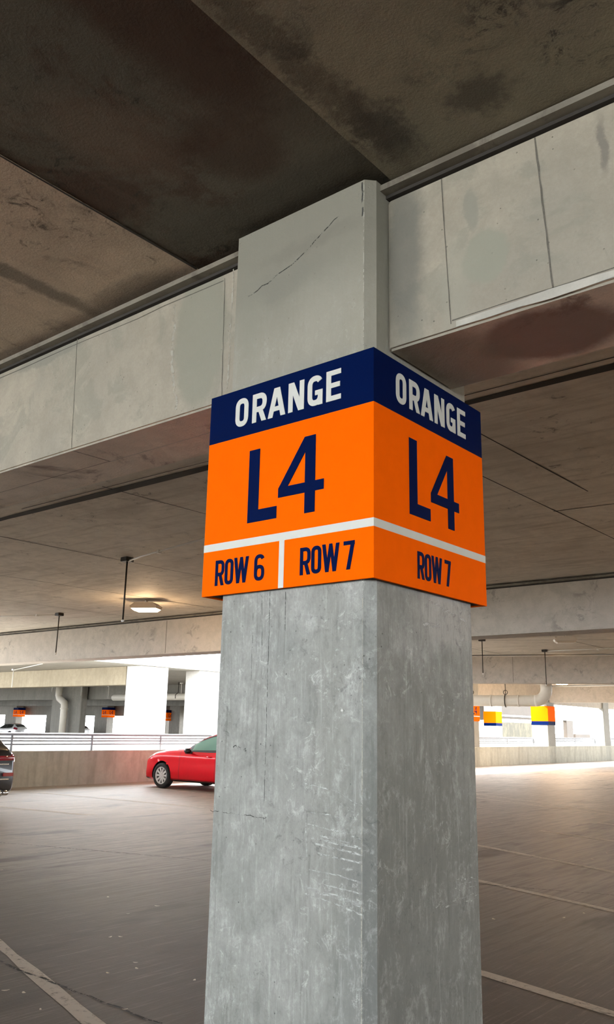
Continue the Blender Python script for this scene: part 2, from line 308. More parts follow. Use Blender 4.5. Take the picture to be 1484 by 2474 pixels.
# ------------------------------------------------------------------ the near column
def chamf_column(bm, x0, x1, y0, y1, z0, z1, c=.04):
    poly = [(x0+c, y0), (x1-c, y0), (x1, y0+c), (x1, y1-c), (x1-c, y1), (x0+c, y1), (x0, y1-c), (x0, y0+c)]
    prism(bm, poly, lambda u, v: Vector((u, v, z0)), lambda u, v: Vector((u, v, z1)))
CX0, CX1, CY0, CY1 = -2.84, -1.95, 2.79, 3.665
bm = bmesh.new(); chamf_column(bm, CX0, CX1, CY0, CY1, 0, 4.09)
col = tag(link('concrete_column', bm, M['column']), 'near square grey concrete column carrying the large orange parking sign', 'column')
FL = ((0, CY0, 0), (1, 0, 0), (0, 0, 1), (0, -1, 0)); FR = ((CX1, 0, 0), (0, 1, 0), (0, 0, 1), (1, 0, 0))
bm = bmesh.new()
for a, b, c_, w in (((-2.28, 1.38), (-2.12, 1.36), (-2.0, 1.31), .006), ((-2.25, 1.27), (-2.16, 1.268), (-2.09, 1.262), .006), ((-2.26, 1.225), (-2.11, 1.21), (-2.0, 1.192), .007),
    ((-2.24, 1.175), (-2.1, 1.168), (-1.99, 1.158), .012), ((-2.22, 1.155), (-2.1, 1.148), (-1.99, 1.135), .010), ((-2.21, 1.12), (-2.1, 1.115), (-1.99, 1.105), .009),
    ((-2.25, 1.055), (-2.1, 1.05), (-1.985, 1.035), .007), ((-2.21, 1.01), (-2.1, 1.005), (-1.99, .998), .007), ((-2.28, .99), (-2.15, .98), (-1.99, .962), .014),
    ((-2.27, .965), (-2.13, .95), (-1.99, .925), .008), ((-2.24, .982), (-2.1, .97), (-2.0, .955), .010), ((-2.2, 1.185), (-2.1, 1.18), (-2.05, 1.17), .008), ((-2.27, 1.24), (-2.27, 1.2), (-2.262, 1.1), .006)):
    mark(bm, wav(a, c_, 14, .0012) if w > .008 else wav(a, b, 7, .0008)[:-1] + wav(b, c_, 7, .0008), w*.8, FL)
link('scuff_mark', bm, M['scuff'], col, label='white scratch marks')
bm = bmesh.new()
for a, b, w in (((3.43, .98), (3.62, .97), .008), ((3.41, .945), (3.61, .93), .008), ((3.25, .90), (3.62, .905), .010), ((3.31, .885), (3.61, .88), .007), ((3.18, 2.05), (3.33, 2.06), .02), ((3.24, 2.165), (3.58, 2.10), .012), ((3.44, .96), (3.6, .955), .006)):
    mark(bm, wav(a, b, 10, .004), w, FR)
link('scuff_mark', bm, M['scuff'], col, label='white scratch marks')
bm = bmesh.new()
mark(bm, wav((-2.502, 2.19), (-2.5, 1.22), 30, .0015), .0028, FL); mark(bm, wav((-2.552, 2.18), (-2.54, 1.95), 10, .001), .002, FL); mark(bm, wav((-2.6, 2.1), (-2.6, 1.8), 10, .002), .002, FL)
mark(bm, wav((-2.82, 1.235), (-2.48, 1.23), 24, .004), .003, FL); mark(bm, wav((-2.69, 1.515), (-2.61, 1.50), 12, .006), .004, FL); mark(bm, wav((-2.41, 2.18), (-2.405, 1.98), 8, .002), .003, FL)
mark(bm, wav((-2.0, 3.9), (-2.0, 4.08), 6, .003), .01, FL)
link('hairline_crack', bm, M['crack'], col)
bm = bmesh.new()
mark(bm, wav((-1.992, .0), (-1.992, 4.08), 40, .0008), .005, FL); link('form_ridge', bm, M['smear'], col)
bm = bmesh.new()
mark(bm, wav((-2.72, 3.72), (-2.42, 3.80), 9, .008) + wav((-2.4, 3.81), (-2.14, 3.96), 9, .006), .006, FL); link('trowel_line', bm, M['crack'], col)
bm = bmesh.new(); bmesh.ops.create_uvsphere(bm, u_segments=12, v_segments=8, radius=.007, matrix=Matrix.Translation((-2.09, CY0-.002, 1.67))); link('plug', bm, M['sign_white'], col)

# ------------------------------------------------------------------ girders
def girder(name, x0, x1, y0, y1, z0, z1, mat, label, lip=True, bev=.012, sof=None):
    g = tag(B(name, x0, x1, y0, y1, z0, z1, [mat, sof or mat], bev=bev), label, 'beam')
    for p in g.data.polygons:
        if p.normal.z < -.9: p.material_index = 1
    if lip:
        B('ledge', x0, x1, y0-.06, y0-.006, z1+.02, z1+.05, M['ledge'], g); B('ledge', x0, x1, y1+.006, y1+.06, z1+.02, z1+.05, M['ledge'], g)
        B('shadow_gap', x0, x1, y0-.012, y1+.012, z1+.003, z1+.042, M['dark_gap'], g)
    return g
GB, GT = 3.255, 4.03
gl = girder('concrete_girder', -28.6, CX0, 2.92, 3.485, GB, GT, M['girder'], 'pale concrete girder running left from the near column', sof=M['soffit'])
gr = girder('concrete_girder', CX1, 29.6, 2.92, 3.485, GB, GT, M['girder'], 'pale concrete girder running right from the near column', sof=M['soffit'])
FG = ((0, 2.92, 0), (1, 0, 0), (0, 0, 1), (0, -1, 0)); FS = ((0, 0, GB), (1, 0, 0), (0, 1, 0), (0, 0, -1))
def gm(parent, pts, w, mat, name, fr=FG, th=.0016):
    bm = bmesh.new(); mark(bm, pts, w, fr, th); return link(name, bm, M[mat], parent)
gm(gl, wav((-4.375, 4.03), (-4.325, 3.265), 14, .002), .007, 'form', 'form_line'); gm(gl, wav((-4.325, 2.93), (-4.31, 3.21), 8, .002), .008, 'form', 'form_line', FS)
gm(gl, wav((-4.31, 3.21), (-2.86, 3.2), 12, .002), .006, 'ridge', 'form_line', FS); gm(gl, wav((-9, 3.2), (-4.31, 3.2), 16, .004), .005, 'form', 'form_line', FS)
gm(gl, wav((-3.025, 4.0), (-3.005, 3.27), 14, .002), .006, 'form', 'form_line'); gm(gl, wav((-2.96, 4.03), (-2.965, 3.27), 14, .002), .012, 'smear', 'form_line')
gm(gl, wav((-7.9, 4.0), (-3.03, 3.985), 20, .006), .006, 'form', 'form_line')
gm(gl, wav((-3.43, 3.97), (-3.42, 3.6), 12, .012) + wav((-3.42, 3.6), (-3.36, 3.3), 8, .012), .02, 'smear', 'mortar_smear')
gm(gr, wav((-1.655, 4.02), (-1.625, 3.29), 14, .001), .006, 'form', 'form_line'); gm(gr, wav((-1.205, 4.02), (-1.165, 3.30), 14, .0012), .008, 'form', 'form_line')
gm(gr, wav((-1.62, 3.305), (2.6, 3.315), 40, .002), .005, 'form', 'form_line'); gm(gr, wav((-1.6, 3.28), (2.6, 3.29), 30, .002), .036, 'ridge', 'form_ridge', th=.004)
for x in (-17.4, -11.2, -5.6): gm(gl, wav((x, 4.0), (x, 3.27), 6, .002), .01, 'form', 'form_line')
g2 = girder('concrete_girder', -28.6, 29.6, 13.45, 14.05, 3.23, 4.04, M['girder_far'], 'second concrete girder, crossing behind the near column with daylight under its left part')
for x in (-15.35, -9.2, -3.1, 3): gm(g2, [(x, 3.25), (x, 4.02)], .02, 'form', 'form_line', ((0, 13.45, 0), (1, 0, 0), (0, 0, 1), (0, -1, 0)))
a3 = math.atan2(5.2, 13.0)
g3 = girder('concrete_girder', 0, 44, -.3, .3, 3.18, 4.06, M['girder_far'], 'third concrete girder, above the cream drain pipe on the right', lip=False)
g3.location = (-19.6, 24.3, 0); g3.rotation_euler = (0, 0, math.radians(20))
for x in (7.2, 13.6): gm(g3, [(x, 3.2), (x, 4.04)], .012, 'form', 'form_line', ((0, -.3, 0), (1, 0, 0), (0, 0, 1), (0, -1, 0)))
g4 = girder('concrete_girder', -19.65, 29.6, 45.2, 45.8, 3.2, 4.04, M['girder_far'], 'farthest concrete girder on the right, lit warm behind the pipe elbow', lip=False)

# ------------------------------------------------------------------ lettering: condensed grotesque drawn from strokes
def rect(a, b, c, d): return [(a, b), (c, b), (c, d), (a, d)]
def para(x0, z0, x1, z1, hw): return [(x0-hw, z0), (x0+hw, z0), (x1+hw, z1), (x1-hw, z1)]
class Seg(list): pass
def ribbon(pts, s, closed=False):
    n = len(pts); L = []; R = []; P = [Vector(p) for p in pts]; key = object()
    for i in range(n):
        a = P[(i-1) % n] if closed or i else P[i]; b = P[(i+1) % n] if closed or i < n-1 else P[i]
        d = (b-a).normalized(); q = Vector((-d.y, d.x))*s/2; L.append(P[i]+q); R.append(P[i]-q)
    out = []
    for i in range(n if closed else n-1):
        j = (i+1) % n; g = Seg([tuple(L[i]), tuple(L[j]), tuple(R[j]), tuple(R[i])]); g.run = key; out.append(g)
    return out
def oval(w, h, s, a0=0, a1=360, k=None):
    r = (w-s)/2; ry = min(r*1.15, (h-s)/2); pts = []
    n = 40
    for i in range(n+1):
        t = math.radians(a0+(a1-a0)*i/n); c, s_ = math.cos(t), math.sin(t)
        ex = .82; x = w/2 + r*math.copysign(abs(c)**ex, c); cy = (h-s/2-ry) if s_ >= 0 else (s/2+ry)
        pts.append((x, cy + ry*math.copysign(abs(s_)**ex, s_)))
    return pts
def glyph(ch, w, h, s):
    if ch == 'O': return ribbon(oval(w, h, s)[:-1], s, True)
    if ch == 'R':
        b = h*.44; o = [(x, z+b-s/2) for x, z in oval(w, h-b+s/2, s, -90, 90)]
        return [rect(0, 0, s, h)] + ribbon([(s*.5, b)] + o + [(s*.5, h-s/2)], s) + [para(w-s*.56, 0, w*.52, b+s*.2, s*.54)]
    if ch == 'A': hw = s*.54; return [para(hw, 0, w/2-s*.12, h, hw), para(w-hw, 0, w/2+s*.12, h, hw), rect(w*.24, h*.2, w*.76, h*.2+s*.85)]
    if ch == 'N': return [rect(0, 0, s, h), rect(w-s, 0, w, h), para(w-s*.62, 0, s*.62, h, s*.6)]
    if ch == 'G': return ribbon(oval(w, h, s, 28, 345), s) + [rect(w-s, 0, w, h*.5), rect(w*.5, h*.5-s*.85, w-s*.2, h*.5)]
    if ch == 'E': return [rect(0, 0, s, h), rect(s*.5, 0, w, s*.9), rect(s*.5, h-s*.9, w, h), rect(s*.5, h/2-s*.42, w*.93, h/2+s*.45)]
    if ch == 'W': hw = s*.52; a = w*.29; return [para(a, 0, hw, h, hw), para(a, 0, w/2, h, hw*.9), para(w-a, 0, w/2, h, hw*.9), para(w-a, 0, w-hw, h, hw)]
    if ch == '7': return [rect(0, h-s, w, h), para(w*.42, 0, w-s*.56, h-s*.5, s*.56)]
    if ch == '6':
        lo = ribbon(oval(w, h*.60, s)[:-1], s, True); u = oval(w, h, s, 25, 180)
        return lo + ribbon(u + [(s/2, h*.3)], s)
def layered(gs):                               # pieces that overlap sit on steps of a few hundredths of a millimetre
    out = []; d = 0; prev = None
    for g in gs:
        if isinstance(g, Seg):
            if prev is not g.run: d += 1; prev = g.run
        else: d += 1; prev = None
        out.append((d, g))
    return out
def word(txt, x, z, h, s):                     # txt: list of (char, x0, x1)
    out = []
    for ch, a, b in txt: out += [(d, [(x+a+p, z+q) for p, q in g]) for d, g in layered(glyph(ch, b-a, h, s))]
    return out
mm = lambda L: [(d, [(p/1000, q/1000) for p, q in g]) for d, g in L]
ORANGE = mm(word([('O', 176, 261), ('R', 288, 379), ('A', 389, 498), ('N', 515, 609), ('G', 630, 717), ('E', 738, 820)], 0, 813, 145, 27))
L4 = mm(layered([rect(281, 322, 347, 675), rect(330, 322, 460, 379), rect(624, 320, 682, 676), rect(470, 415, 731, 462), [(468, 415), (524, 462), (624, 606), (624, 676), (619, 676), (468, 458)]]))
ROW = lambda x0, d: mm(word([('R', 0, 58), ('O', 63, 117), ('W', 122, 214)] + d, x0, 45, 121, 17))
R6 = ROW(86, [('6', 250, 311)]); R7 = ROW(606, [('7', 236, 293)]); R7b = ROW(341, [('7', 241, 296)])
SW, SD, SH = .994, .967, 1.01
def ring(bm, z0, z1, th=.012, off=0.):
    x0, x1, y0, y1 = -SW-off, off, -off, SD+off
    box(bm, x0, x1, y0, y0+th, z0, z1); box(bm, x0, x1, y1-th, y1, z0, z1)
    box(bm, x0, x0+th, y0+th, y1-th, z0, z1); box(bm, x1-th, x1, y0+th, y1-th, z0, z1)
def lettering(polys, side, parent, mat, label=None, th=.0016):
    bm = bmesh.new(); base = .0012
    for d, p in polys:
        th = .0014 + d*.00005
        if side == 'left': prism(bm, p, lambda u, v: Vector((-SW+u, -base*.3, v)), lambda u, v: Vector((-SW+u, -base-th, v)))
        else: prism(bm, p, lambda u, v: Vector((base*.3, u*SD/SW, v)), lambda u, v: Vector((base+th, u*SD/SW, v)))
    return link('lettering', bm, mat, parent, label=label)
def make_sign(loc, label, group=None, full=True, foot=False):
    t = empty('parking_sign', loc, label, 'sign', group)
    zb = .76 if not foot else SH
    bm = bmesh.new(); ring(bm, .0 if not foot else .20, zb); link('orange_panel', bm, M['orange'], t)
    bm = bmesh.new(); ring(bm, .76 if not foot else 0, SH if not foot else .20); link('navy_band', bm, M['navy'], t)
    if foot: return t
    bm = bmesh.new(); ring(bm, .214, .250, .003, .0008); link('white_stripe', bm, M['sign_white'], t)
    if full:
        bm = bmesh.new()
        for z in (.006,):
            for q in ((-SW+.014, -.014, .014, .055), (-SW+.014, -.014, SD-.055, SD-.014), (-SW+.014, -SW+.052, .055, SD-.055), (-.052, -.014, .055, SD-.055)): box(bm, *q, z, z+.008)
        link('inner_frame', bm, M['black'], t)
        B('divider_bar', -SW+.483, -SW+.513, -.0018, -.0004, 0, .2145, M['sign_white'], t)
        for pl, sd, mt, lb in ((ORANGE, 'left', 'sign_white', 'white word ORANGE'), (L4, 'left', 'navy', 'large navy L4'), (R6, 'left', 'navy', 'navy ROW 6'), (R7, 'left', 'navy', 'navy ROW 7'),
                           (ORANGE, 'right', 'sign_white', 'white word ORANGE'), (L4, 'right', 'navy', 'large navy L4'), (R7b, 'right', 'navy', 'navy ROW 7')):
            lettering(pl, sd, t, M[mt], lb)
    else:
        for sd in ('left', 'right'): lettering(L4, sd, t, M['navy'])
    return t
sg = make_sign((-1.912, 2.753, 2.192), 'large orange and navy box sign wrapping the near column, reading ORANGE L4')

# ------------------------------------------------------------------ pipes, rods, lamps
def drop(x, y, zt, zb, label, conduit, dark=True):
    t = empty('hanging_rod', (x, y, zt), label, 'hanging rod')
    B('junction_box', -.075, .075, -.075, .075, -.07, -.002, M['rod_dark'], t, .006)
    T('rod', [(0, 0, -.06), (0, 0, zb-zt)], .013, M['rod_dark'] if dark else M['galv'], t)
    bm = bmesh.new(); bmesh.ops.create_uvsphere(bm, u_segments=10, v_segments=8, radius=.024, matrix=Matrix.Translation((0, 0, zb-zt))); link('tip', bm, M['galv'], t, True)
    if conduit:
        c = [Vector(p)-Vector((x, y, zt)) for p in conduit]
        cd = T('conduit', c, .014, M['galv'], t)
        q = c[0].lerp(c[-1], .22); B('clamp', q.x-.02, q.x+.02, q.y-.03, q.y+.03, q.z-.025, q.z+.03, M['galv'], cd)
    return t
drop(-10.34, 8.17, CZ, 3.13, 'black rod hanging from the ceiling left of the lit lamp, under the long conduit', [(-10.27, 8.155, 4.06), (-9.9, 8.08, 4.07), (-6.2, 7.36, 4.07)])
drop(-17.14, 11.66, CZ, 3.17, 'black rod hanging from the ceiling near the left edge of the view', [(-17.2, 11.64, 4.08), (-19.6, 10.75, 4.08)])
drop(-11.24, 21.5, CZ, 3.15, 'black rod right beside the near column edge, hanging beyond the second girder', [(-12.6, 20.45, 4.09), (-11.3, 20.97, 4.09), (-9.15, 21.65, 4.09)])
drop(-11.06, 25.3, CZ, 3.03, 'black rod reaching down to the cream drain pipe on the right', [(-11.0, 25.28, 4.07), (-9.4, 25.5, 4.09), (-4, 26.3, 4.09)])
def lamp(x, y, z, label, lit=True, rz=0, power=70):
    t = empty('ceiling_lamp', (x, y, z), label, 'lamp', rz=rz)
    bm = bmesh.new()
    prism(bm, [(-.27, 0), (.27, 0), (.30, .05), (.20, .12), (-.20, .12), (-.30, .05)], lambda u, v: Vector((u, -.17, v)), lambda u, v: Vector((u, .17, v)))
    link('housing', bm, M['housing'] if lit else M['galv'], t)
    bm = bmesh.new(); prism(bm, [(-.20, -.045), (.20, -.045), (.27, 0), (-.27, 0)], lambda u, v: Vector((u, -.15, v-.002)), lambda u, v: Vector((u, .15, v-.002)))
    link('lens', bm, M['lens'] if lit else M['pvc'], t)
    T('stem', [(0, 0, .12), (0, 0, CZ-z)], .03, M['galv'], t)
    if lit:
        l = bpy.data.lights.new('lamp_glow', 'POINT'); l.energy = power; l.color = (1, .66, .36); l.shadow_soft_size = .12
        o = bpy.data.objects.new('lamp_glow', l); C.objects.link(o); o.location = (0, 0, -.16); o.parent = t
    return t
lamp(-13.66, 11.37, 3.93, 'lit warm ceiling lamp left of the near column', rz=.5, power=60)
lamp(-15.1, 36.2, 3.70, 'lit warm ceiling lamp above the drain pipe elbow on the right', rz=.5, power=500)
lamp(-8.9, 21.7, 3.95, 'unlit lamp fixture at the end of the conduit on the right ceiling', False, rz=.5)
lamp(4.5, 20.5, 3.9, 'added warm fill lamp outside the right edge of the view, third bay', power=900)  # unseen lamp added to brighten the third girder and right floor
lamp(4.2, 9.8, 3.9, 'added warm fill lamp outside the right edge of the view, second bay', power=160)  # added out of view to lift the dark second-bay ceiling
# drain pipe beyond the third girder
t = empty('drain_pipe', (-14, 29, 2.78), 'thick cream drain pipe hanging under the ceiling right of the near column', 'pipe')
PD = Vector((1.0, .26, 0)).normalized(); P0 = Vector((-3.6, -.9, -.08))
pts = [P0 + PD*s for s in (0, 1.5, 3, 4.5)]
e0 = pts[-1]; el = [e0 + PD*(.42*math.sin(a)) + Vector((0, 0, .42*(1-math.cos(a)))) for a in [i*math.pi/16 for i in range(1, 9)]]
T('pipe', pts + el[:1], .2, M['pvc'], t, 20)
T('elbow', [e0] + el + [el[-1] + Vector((0, 0, .42))], .205, M['pvc'], t, 20)
for s in (.5, 1.35, 2.9, 3.9): T('collar', [P0+PD*s, P0+PD*(s+.05)], .215, M['pvc'], t, 20)
for s in (.9, 2.2, 3.45):
    p = P0 + PD*s; bm = bmesh.new()
    ringp = [p + Vector((-PD.y, PD.x, 0))*(.225*math.cos(a)) + Vector((0, 0, .225*math.sin(a))) for a in [i*math.pi/10 for i in range(21)]]
    tube(bm, ringp, .018, 6); tube(bm, [p+Vector((0, 0, .22)), p+Vector((0, 0, 1.4))], .014, 6)
    rr = p + Vector((0, 0, .30)); tube(bm, [rr + PD*(.075*math.cos(a)) + Vector((0, 0, .075*math.sin(a))) for a in [i*math.pi/8 for i in range(17)]], .012, 6)
    link('pipe_hanger', bm, M['rod_dark'], t, True)

# ------------------------------------------------------------------ railing on the edge wall
def railing(y0, y1, label, step=2.5, curve=False):
    t = empty('railing', (SX0, y0, .88), label, 'railing')
    L = y1-y0
    for z in (.41, .32, .25, .165):
        p = [(0, 0, z), (0, L, z)]
        if curve: p = [(0, 0, z), (0, L-.35, z), (.02, L-.12, z-.03), (.03, L-.02, z-.16), (.03, L, z-.22 if z > .3 else z-.16)]
        T('rail', p, .03 if z > .4 else .02, M['rail'], t, 8)
    n = max(1, int(L/step))
    for i in range(n+1): T('post', [(0, i*L/n, 0), (0, i*L/n, .41)], .03, M['rail'], t, 8)
    return t
railing(5.0, 34.9, 'long white metal railing on the left edge wall behind the red car', 2.4)
railing(37.3, 43.5, 'white metal railing between the first two far edge columns on the right', 3.1, True)
railing(46.0, 52.2, 'white metal railing right of the far column with the yellow-orange sign', 3.1, True)
railing(54.9, 63, 'white metal railing at the far right end of the edge wall', 3.1)

# far edge columns of this wing
def far_column(x, y, w, d, label, z1=4.1, mat='dim', base=0):
    bm = bmesh.new(); chamf_column(bm, x, x+w, y, y+d, base, z1, .03); return tag(link('concrete_column', bm, M[mat]), label, 'column')
for y, lb in ((36.2, 'far edge column half hidden by the right side of the near column'), (45.0, 'far edge column with small orange sign, middle of those on the right'), (53.4, 'far edge column nearest the right side of the photo')):
    far_column(-20.65, y, .95, .95, lb, 4.11, 'edge_column')
def place_sign(src, loc, label):
    c = copy_tree(src); c.location = loc; c['label'] = label; return c
small = make_sign((-19.66, 36.18, 2.05), 'small orange L4 sign on the far column beside the near column edge', full=False)
foot = make_sign((-19.66, 44.97, 2.0), 'sunlit orange sign with navy foot on the middle far edge column', foot=True)

# ------------------------------------------------------------------ the other wing across the light court
OX = -28.9
of = struct(B('floor_far', -120, OX, 12, 62, -.45, 0, M['floor']))
oc = tag(B('ceiling_deck', -120, OX+.16, 13.6, 62, 4.08, 4.5, M['ceil_other']), 'ceiling slab of the wing across the light court', 'ceiling slab')
op = tag(B('parapet_wall', OX+.01, OX+.16, 12, 90, 0, 1.22, M['white']), 'sunlit white parapet across the light court', 'wall')
def obeam(x0, x1, y0, y1, z0, z1, label, mat='girder_far'): return girder('concrete_girder', x0, x1, y0, y1, z0, z1, M[mat], label, lip=False, bev=0)
ob = obeam(-110, -30.0, 24.1, 24.7, 3.28, 4.07, 'tan beam across the light court, left of the white columns', 'tan')
obeam(-110, -30.0, 36.5, 37.1, 3.2, 4.07, 'grey beam inside the wing across the light court', 'dim')
obeam(-110, -30.0, 46.5, 47.1, 3.1, 4.07, 'deeper grey beam inside the wing across the light court', 'dim')
obeam(-110, -30.2, 58.2, 58.5, 2.42, 4.07, 'low beam over the bright openings at the far side of the other wing', 'dim')
far_column(OX-.95, 24.0, .95, 1.6, 'broad sunlit white column across the light court, behind the red car', 4.07, 'white')
far_column(OX-.95, 27.5, .95, 3.2, 'sunlit white wall pier across the court, against the near column left edge', 4.07, 'white')
far_column(OX-.95, 57.0, .95, 1.0, 'sunlit white column across the court under the yellow-lit sign', 4.07, 'white')
far_column(-52.6, 35.85, 3.4, .5, 'wide grey pier with a downpipe inside the other wing', 4.07)
foot2 = place_sign(foot, (OX+.03, 56.97, 2.0), 'yellow-lit sign with navy foot on the white column across the court')
for x0, x1, lb in ((-92.9, -90.6, 'dark far column under the leftmost far orange sign'), (-84.5, -80.2, 'dark far column left of the bright twin openings'), (-75.7, -73.6, 'dark far column under the orange sign left of the white column'),
                   (-70.6, -69.5, 'dark far column hidden partly by the broad white column'), (-66.2, -64.8, 'dark far column seen between the two white piers, left one'), (-63.9, -62.4, 'dark far column seen between the two white piers, right one')):
    far_column(x0, 57.0, x1-x0, .9, lb, 4.07)
place_sign(small, (-89.6, 56.6, 2.2), 'orange sign hanging far across the court at the left, on the leftmost dark column')
place_sign(small, (-73.0, 56.6, 2.25), 'orange sign far across the court, just left of the broad white column')
place_sign(small, (-63.6, 56.4, 2.0), 'orange sign seen between the two white piers across the court')
t = empty('downpipe', (-51.2, 35.4, 0), 'pale downpipe with an elbow on the grey pier across the court', 'pipe')
T('pipe', [(.75, 0, 0), (.75, 0, 2.7), (.7, 0, 2.95), (.4, 0, 3.1), (.1, 0, 3.25), (0, 0, 3.45), (0, 0, 4.05)], .24, M['pvc'], t, 14)
T('collar', [(.75, 0, 2.5), (.75, 0, 2.6)], .28, M['pvc'], t, 14)
t = empty('drain_pipe', (-38, 34.5, 3.22), 'horizontal cream pipe seen between the two white piers across the court', 'pipe')
T('pipe', [(-6, 0, 0), (4.5, 0, 0)], .2, M['pvc'], t, 16)
for x in (-4, 0, 3): T('pipe_hanger', [(x, -.21, -.1), (x, -.22, .1), (x, 0, .25), (x, 0, .86)], .02, M['rod_dark'], t, 6)
for x, y, zb, lb in ((-37.0, 22.9, 3.2, 'thin pale rod in front of the tan beam at the left edge'), (-50.3, 34.2, 3.6, 'thin pale rod above the downpipe'), (-48.4, 35.2, 3.4, 'thin pale rod right of the downpipe'), (-46.5, 36.0, 3.2, 'thin pale rod left of the broad white column'), (-38.3, 35.0, 3.3, 'thin pale rod over the pipe between the white piers')):
    tt = empty('hanging_rod', (x, y, 4.07), lb, 'hanging rod'); T('rod', [(0, 0, 0), (0, 0, zb-4.07)], .022, M['galv'], tt, 6); B('junction_box', -.07, .07, -.07, .07, -.07, -.002, M['galv'], tt)
    if x == -37.0: T('conduit', [(.05, -.02, -.05), (5.4, -2.0, -.05)], .022, M['galv'], tt, 6)
# things right of the near column beyond the court
tag(B('tan_wall', -36.4, -36, 70.5, 79.6, -.45, 2.45, M['screen']), 'tan textured wall seen between the far edge columns on the right', 'wall')
g = tag(B('spandrel_beam', -36.4, -35.9, 70.5, 79.6, 2.75, 4.3, M['brown']), 'beige overhead beam above the tan textured wall', 'beam'); B('ledge', -35.9, -35.75, 70.5, 79.6, 2.95, 3.1, M['white'], g)
tag(B('spandrel_beam', -36.4, -36, 85.3, 94, 2.85, 3.95, M['dim']), 'grey block of overhead beam between the two right far columns', 'beam')
far_column(-36.4, 86.9, .4, 1.7, 'brown post beneath the grey overhead block on the right', 2.85, 'brown')
tag(B('low_wall', -36.5, -36, 89.1, 94, -.4, 1.5, M['brown']), 'low brown wall right of the brown post far away', 'wall')

# light court base and surroundings below
gd = struct(B('floor_court', -300, 200, -200, 300, -9.6, -9.4, M['ground']))

# ------------------------------------------------------------------ cars
def herm(keys):
    xs = [k[0] for k in keys]; ys = [k[1] for k in keys]; n = len(xs)
    d = [(ys[i+1]-ys[i])/(xs[i+1]-xs[i]) for i in range(n-1)]
    mt = [d[0]] + [0 if d[i-1]*d[i] <= 0 else 2*d[i-1]*d[i]/(d[i-1]+d[i]) for i in range(1, n-1)] + [d[-1]]
    def f(t):
        t = min(max(t, xs[0]), xs[-1])
        for i in range(n-1):
            if t <= xs[i+1]: break
        h = xs[i+1]-xs[i]; u = (t-xs[i])/h
        return (2*u**3-3*u*u+1)*ys[i] + (u**3-2*u*u+u)*h*mt[i] + (-2*u**3+3*u*u)*ys[i+1] + (u**3-u*u)*h*mt[i+1]
    return f
HATCH = dict(L=4.46, wr=.318, ax=(.93, 3.63), track=.80,
    zu=[(0, .25), (.25, .19), (4.1, .2), (4.46, .32)], zs=[(0, .60), (.12, .70), (.4, .82), (.75, .915), (1.3, .95), (1.75, .955), (2.5, .955), (3.4, .99), (4.1, 1.05), (4.46, .95)],
    zc=[(0, .62), (.12, .72), (.4, .85), (.8, .95), (1.3, 1.01), (1.6, 1.03), (1.9, 1.16), (2.3, 1.335), (2.7, 1.43), (3.2, 1.455), (3.8, 1.40), (4.2, 1.22), (4.46, 1.0)],
    ze=[(0, .61), (.12, .715), (.4, .845), (.8, .945), (1.3, .995), (1.6, 1.0), (1.9, 1.10), (2.3, 1.275), (2.7, 1.375), (3.2, 1.40), (3.8, 1.34), (4.2, 1.17), (4.46, .98)],
    wb=[(0, .50), (.08, .66), (.25, .79), (.6, .88), (1.2, .895), (3.6, .895), (4.1, .86), (4.35, .76), (4.46, .62)],
    wt=[(0, .40), (.25, .60), (1.2, .70), (1.6, .72), (2.0, .68), (2.6, .61), (3.3, .60), (4.1, .58), (4.46, .5)], cab=(1.72, 4.2), ws=(1.72, 2.42), sg=((1.98, 2.86), (2.94, 3.75)), rg=(3.95, 4.32))
SUV = dict(L=4.68, wr=.36, ax=(.9, 3.72), track=.82,
    zu=[(0, .3), (.25, .24), (4.2, .26), (4.68, .38)], zs=[(0, .7), (.12, .85), (.6, 1.0), (1.5, 1.04), (3.8, 1.08), (4.5, 1.07), (4.68, 1.03)],
    zc=[(0, .72), (.12, .88), (.6, 1.05), (1.4, 1.12), (1.9, 1.4), (2.5, 1.63), (3.2, 1.68), (3.9, 1.64), (4.25, 1.5), (4.5, 1.28), (4.62, 1.18), (4.68, 1.11)],
    ze=[(0, .71), (.12, .87), (.6, 1.03), (1.4, 1.1), (1.9, 1.34), (2.5, 1.55), (3.2, 1.60), (3.9, 1.55), (4.25, 1.42), (4.5, 1.22), (4.62, 1.14), (4.68, 1.08)],
    wb=[(0, .55), (.08, .72), (.3, .86), (.8, .93), (4.0, .93), (4.4, .915), (4.6, .87), (4.68, .80)],
    wt=[(0, .45), (.3, .65), (1.4, .76), (2.0, .70), (2.6, .66), (3.6, .64), (4.3, .62), (4.5, .66), (4.68, .70)], cab=(1.5, 4.4), ws=(1.55, 2.35), sg=((1.9, 2.8), (2.9, 3.7), (3.78, 4.1)), rg=(4.18, 4.56))
SUB = 4
def body_fn(P):
    F = {k: herm(P[k]) for k in ('zu', 'zs', 'zc', 'ze', 'wb', 'wt')}
    def sec(t, v):                                    # v 0..9 runs round the half section from below to the top
        zu, zs, zc, ze, wb, wt = (F[k](t) for k in ('zu', 'zs', 'zc', 'ze', 'wb', 'wt'))
        H = zs-zu
        p = [(0, zu), (wb*.84, zu), (wb*.965, zu+.05), (wb*1.0, zu+H*.30), (wb*.985, zu+H*.62), (wb*.972, zu+H*.86), (wb*.905, zs), (wt, ze), (wt*.6, zc-(zc-ze)*.25), (0, zc)]
        i = min(int(v), 8); u = v-i
        if i in (0, 1, 6): a, b = p[i], p[i+1]; return (a[0]+(b[0]-a[0])*u, a[1]+(b[1]-a[1])*u)
        q = [p[max(i-1, 0)], p[i], p[i+1], p[min(i+2, 9)]]
        if i == 8: q[3] = (-p[8][0], p[8][1])
        return tuple(.5*((2*q[1][k]) + (-q[0][k]+q[2][k])*u + (2*q[0][k]-5*q[1][k]+4*q[2][k]-q[3][k])*u*u + (-q[0][k]+3*q[1][k]-3*q[2][k]+q[3][k])*u**3) for k in (0, 1))
    return sec
